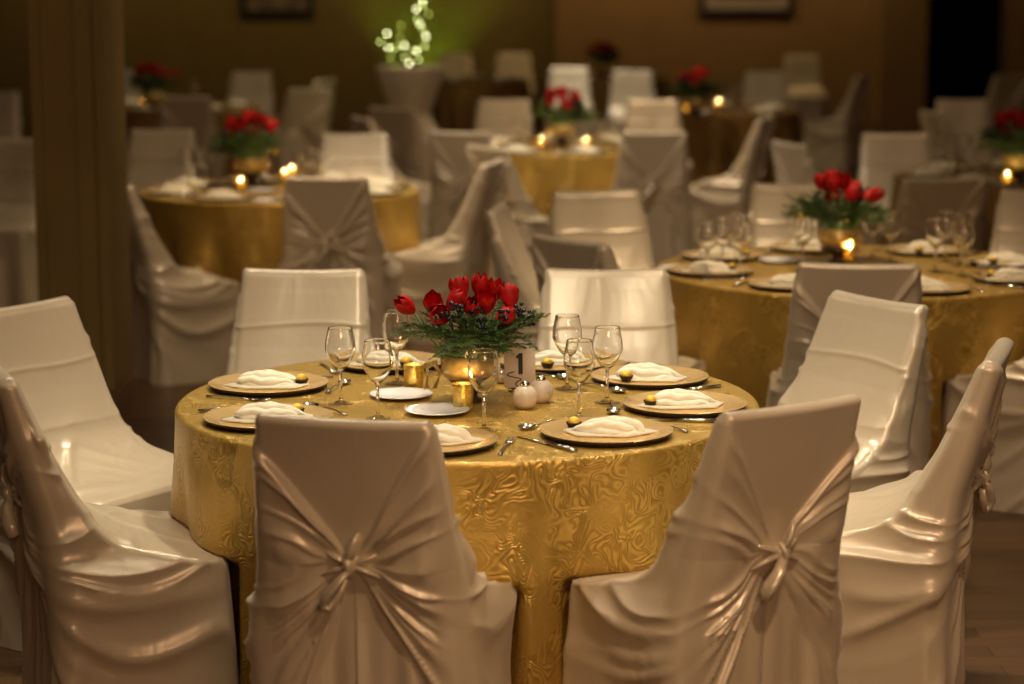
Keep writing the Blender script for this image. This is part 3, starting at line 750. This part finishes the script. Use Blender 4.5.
def berries(c, seed):
    r = np.random.default_rng(seed); b = MB(); b.tube([(c[0] * .4, c[1] * .4, .12), (c[0] * .8, c[1] * .8, c[2] - .03), (c[0], c[1], c[2])], .002, 6)
    for q in range(9): b.ball(np.array(c) + r.uniform(-.018, .018, 3), .0060, 8, 6)
    return b.me('berry_cluster', M['berry'])
D['berries'] = [berries(c, i) for i, c in enumerate([(.155, -.01, .225), (-.01, -.10, .240), (.04, -.105, .225), (-.055, -.095, .240), (-.03, .05, .27), (.015, -.085, .262), (-.03, -.08, .262), (.10, -.07, .240), (.135, -.03, .25)])]
TUL = [(-.149, -.02, .243, -.7, .05), (-.088, -.05, .232, -1.0, .1), (-.055, -.02, .252, -.5, 0), (-.019, .0, .272, 0, .0), (.025, .02, .280, .1, .1), (.041, -.05, .245, 0, .05),
       (.078, -.06, .222, .9, .1), (.113, -.02, .255, .3, 0), (-.035, .05, .262, -.2, .1), (.060, .04, .262, .2, .1), (.004, -.06, .240, -.1, .15), (-.10, .04, .235, -.6, .1)]
def arrangement(x, y, z, label, group, rot=0, s=1.0, full=True):
    t = thing('flower_arrangement', label, 'flowers', (x, y, z), rot, group); t.scale = (s, s, s)
    v = link('vase', D['vase'], t); link('gold_band', D['band'], v); link('vase_foot', D['foot'], v); link('moss', D['water'], v)
    link('ribbon_bow', D['ribbon'], t)
    f = link('cedar_foliage', D['foliage'], t)
    f['kind'] = 'stuff'
    for q in D['berries']: link('berry_cluster', q, t)
    for i, (tx, ty, tz, lean, fw) in enumerate(TUL):
        q = link('tulip', D['tulip'][i % 2], t, (tx, ty, tz)); q.rotation_euler = (fw * 2 + (-.25 if ty > 0 else .35), lean * 1.2, i * 1.3)
        q.scale = (.92, .92, .95)
    st = MB()
    for tx, ty, tz, lean, fw in TUL: st.tube([(tx * .3, ty * .3, .09), (tx * .75, ty * .75, tz * .62 + .03), (tx, ty, tz + .004)], .0028, 6)
    link('tulip_stems', st.me('stems', M['stem']), t)
    return t
def bauble(t, dx, dy, dz):
    return link('gold_bauble', D['bauble'], t, (dx, dy, dz))
FG = 'red tulip arrangements'
arrangement(TX + .005, TY - .01, ZT + .001, 'large red tulip arrangement with cedar and dark berries on the nearest table', FG)
x, y = at(838, 262, ZT); t = arrangement(x, y, ZT + .001, 'red tulip arrangement with a gold bauble on the right table', FG, 2.1, 1.08); 
b_ = bauble(t, 0, 0, 0); b_.parent = t; v_ = Matrix.Rotation(-2.1, 3, 'Z') @ Vector((-.15, -.06, .175)); b_.location = v_
x, y = at(251, 186, ZT); t = arrangement(x, y, ZT + .001, 'red tulip arrangement with a gold bauble on the left table', FG, 4.0, 1.22)
v_ = Matrix.Rotation(-4.0, 3, 'Z') @ Vector((.12, -.10, .165)); bauble(t, *v_)
x, y = at(562, 147, ZT); arrangement(x, y, ZT + .001, 'red tulip arrangement on the bright middle table', FG, 1.0, 1.22)
x, y = at(696, 117, ZT); arrangement(x, y, ZT + .001, 'dark red arrangement above the two far candles', FG, 5.0, 1.22)
x, y = at(153, 110, ZT); arrangement(x, y, ZT + .001, 'dark red arrangement beside the column on a distant table', FG, 3.0, 1.22)
x, y = at(602, 77, ZT); arrangement(x, y, ZT + .001, 'highest and farthest dark red arrangement below the tan wall', FG, .5, 1.22)
x, y = at(1018, 183, ZT); arrangement(x, y, ZT + .001, 'shadowed arrangement cut by the right edge', FG, 2.5, 1.22)

# ------------------------------------------------------------------ settings on the tables behind
def dress(key, n, a0, grp, gl, br, ca, tumblers=()):
    X, Y, R = TAB[key]
    for i in range(n):
        setting(X, Y, a0 + 360 * i / n, R - .19, grp, grp, full=False, nv=i, nrot=(i * 67) % 40 - 20)
    def on(px, py):
        x, y = at(px, py, ZT); d = math.hypot(x - X, y - Y); k = min(1, (R - .09) / max(d, 1e-6)); return X + (x - X) * k, Y + (y - Y) * k
    for px, py in gl:
        x, y = on(px, py); put('wine_glass', D['glass'], x, y, ZT + .001, 0, 'wine glass ' + grp, 'glass', 'wine glasses ' + grp)
    for px, py in br:
        x, y = on(px, py); put('bread_plate', D['bread'], x, y, ZT + .001, 0, 'small white bread plate ' + grp, 'plate', 'bread plates ' + grp)
    for px, py, lab in ca:
        x, y = on(px, py); votive(x, y, ZT + .001, lab, 'gold votive candles ' + grp, 1.0, 0)
dress('B', 8, 12, 'on the table behind on the right',
      [(707, 275), (722, 270), (735, 264), (740, 276), (797, 262), (802, 270), (872, 258), (935, 272), (945, 262), (962, 276), (960, 266), (890, 263)],
      [(672, 270), (772, 284), (780, 262), (925, 286), (1000, 268)],
      [(850, 264, 'gold votive candle glowing under the right table flowers')])
dress('C', 8, 20, 'on the table beyond the column',
      [(190, 190), (176, 183), (205, 186), (300, 192), (310, 186), (322, 190)],
      [(233, 200), (262, 192), (268, 202), (200, 183)],
      [(241, 192, 'bright gold votive glowing left below the left table flowers'), (285, 183, 'gold votive glowing right of the left table flowers'), (308, 165, 'small amber votive behind the left table')])
dress('D', 8, 10, 'on the bright middle table',
      [(528, 152), (571, 154), (600, 152), (613, 148), (519, 148)],
      [(522, 155), (565, 158), (600, 157)],
      [(541, 149, 'bright votive left of the middle table flowers'), (586, 149, 'amber votive right of the middle table flowers')])
dress('I', 8, 0, 'on the dim table cut by the right edge',
      [(938, 170), (950, 172), (962, 168), (976, 170), (1005, 180)], [(1005, 186)], [(996, 191, 'thin votive flame on the dim table by the right edge')])
dress('E', 6, 15, 'on the shadowed far table', [(735, 108), (728, 112), (704, 112)], [(708, 117)],
      [(686, 113, 'amber far candle left of its brighter twin'), (718, 109, 'white-hot far candle on the shadowed table')])
dress('F', 6, 15, 'on the distant table beside the column', [(128, 100), (135, 97), (210, 100)], [], [(143, 106, 'lone bright candle beside the column on a distant table')])
dress('H', 6, 15, 'on the farthest table', [(560, 78), (625, 78)], [], [(662, 80, 'stacked amber lights of a candle beyond the brightest distant chair')])
dress('G', 6, 15, 'on the distant brown table', [(520, 84), (450, 84)], [], [])

# ------------------------------------------------------------------ fairy-lit arrangement on the draped pedestal
px0, py0 = at(410, 66, 1.13)
def pedestal_mesh():
    n = 160; th = np.linspace(0, 2 * PI, n, endpoint=False); V = []; r = np.random.default_rng(5)
    ph = r.uniform(0, 6, 4)
    f = .5 * np.sin(9 * th + ph[0]) + .4 * np.sin(14 * th + ph[1]) + .3 * np.sin(23 * th + ph[2])
    for s in (.01, .6, .97): V.append(np.stack([.30 * s * np.cos(th), .30 * s * np.sin(th), np.full(n, 1.13)], 1))
    for z in np.linspace(1.125, .004, 50):
        R = np.interp(z, [0, .35, .62, .72, .80, 1.0, 1.12], [.52, .36, .21, .165, .20, .27, .30])
        rr = R * (1 + .10 * f * np.interp(z, [0, .7, 1.1], [1, .6, .1]))
        V.append(np.stack([rr * np.cos(th), rr * np.sin(th), np.full(n, z)], 1))
    m_ = len(V); V = np.vstack(V); idx = np.arange(m_ * n).reshape(m_, n); j = np.roll(idx, -1, 1)
    Fc = np.stack([idx[1:], j[1:], j[:-1], idx[:-1]], -1).reshape(-1, 4).tolist(); Fc.append(tuple(range(n)))
    return mesh('drape', V, Fc, M['satin'])
t = thing('draped_pedestal_table', 'tall pedestal table draped in cream cloth tied at its waist', 'table', (px0, py0, 0))
link('drape', pedestal_mesh(), t)
link('tie', MB().lathe([(.168, .70), (.178, .715), (.178, .735), (.168, .75)], 40).me('tie', M['satin_knot']), t)
t = thing('lit_willow_arrangement', 'arching branches strung with glowing green fairy lights on the draped pedestal', 'arrangement', (px0, py0, 1.132))
link('pot', MB().lathe([(.0001, 0), (.07, 0), (.09, .10), (.085, .10), (.066, .01), (.0001, .01)], 30).me('pot', M['vase_dark']), t)
LP = [(403, 25), (389.5, 33), (382, 41.6), (402, 37), (391, 47), (397, 47), (406, 45), (393, 56.6), (406.6, 56.6), (411, 62.6), (420, 59), (415, 50), (418, 50.5), (425.5, 46),
      (427, 36), (424, 29.5), (422, 24), (419, 19), (430, 13.7), (418, 9), (425, 5), (424, 0), (428, -8)]
dep = py0 * math.cos(PITCH); br = MB(); fl = np.random.default_rng(3); LV = []; LF = []
for i, (lx, ly) in enumerate(LP):
    X_ = (lx - 512) / F * py0 - px0; tyy = (ly - 342) / F; ta = (TP + tyy) / (1 - TP * tyy); Z_ = CAM_H - ta * py0 - 1.132; Yo = fl.uniform(-.24, -.06)
    Z_ = max(Z_, .03)
    link('fairy_bulb', MB().ball((0, 0, 0), .007, 10, 8).me('bulb', M[('bulb', 'bulb_b', 'bulb_c')[(0, 2, 1, 0, 2, 1, 2, 0, 1, 2, 1, 0, 2, 1, 2, 0, 2, 1, 0, 2, 1, 2, 0, 1, 2, 0)[i % 26]]]), t, (X_, Yo, Z_))
    br.tube([(0, 0, .02), (X_ * .3, Yo * .3, Z_ * .5), (X_ * .8, Yo * .6 + .03, Z_ * .85), (X_, Yo + .012, Z_ - .002)], [.004, .003, .0016, .001], 6)
for k in range(900):
    c = np.array([fl.normal(.05, .26), .12 + abs(fl.normal(0, .10)), abs(fl.normal(.22, .25)) + .02]); d = fl.normal(size=3); d /= np.linalg.norm(d); s_ = np.cross(d, [0, .3, 1]); s_ /= np.linalg.norm(s_)
    n0 = len(LV); L_ = .035; LV += [c, c + d * L_ * .5 + s_ * .009, c + d * L_, c + d * L_ * .5 - s_ * .009]; LF.append((n0, n0 + 1, n0 + 2, n0 + 3))
link('branches', br.me('branches', M['willow']), t)
lo = link('leaves', mesh('leaves', LV, LF, M['leaf'], False), t); lo['kind'] = 'stuff'
for dx, dz, e in ((-.1, .25, 1.8), (.12, .5, 2.2)):
    l = bpy.data.lights.new('fairy_glow', 'POINT'); l.energy = e; l.color = (.62, 1, .12); l.shadow_soft_size = .1
    o = bpy.data.objects.new('fairy_glow', l); COL.objects.link(o); o.location = (px0 + dx, py0 + .45, 1.132 + dz)
spot(px0 - .3, WY - .4, .12, px0 - .25, WY + .3, 2.2, 60, 80, (.50, .85, .06), .05)  # green uplight near the floor, added to tint the back wall
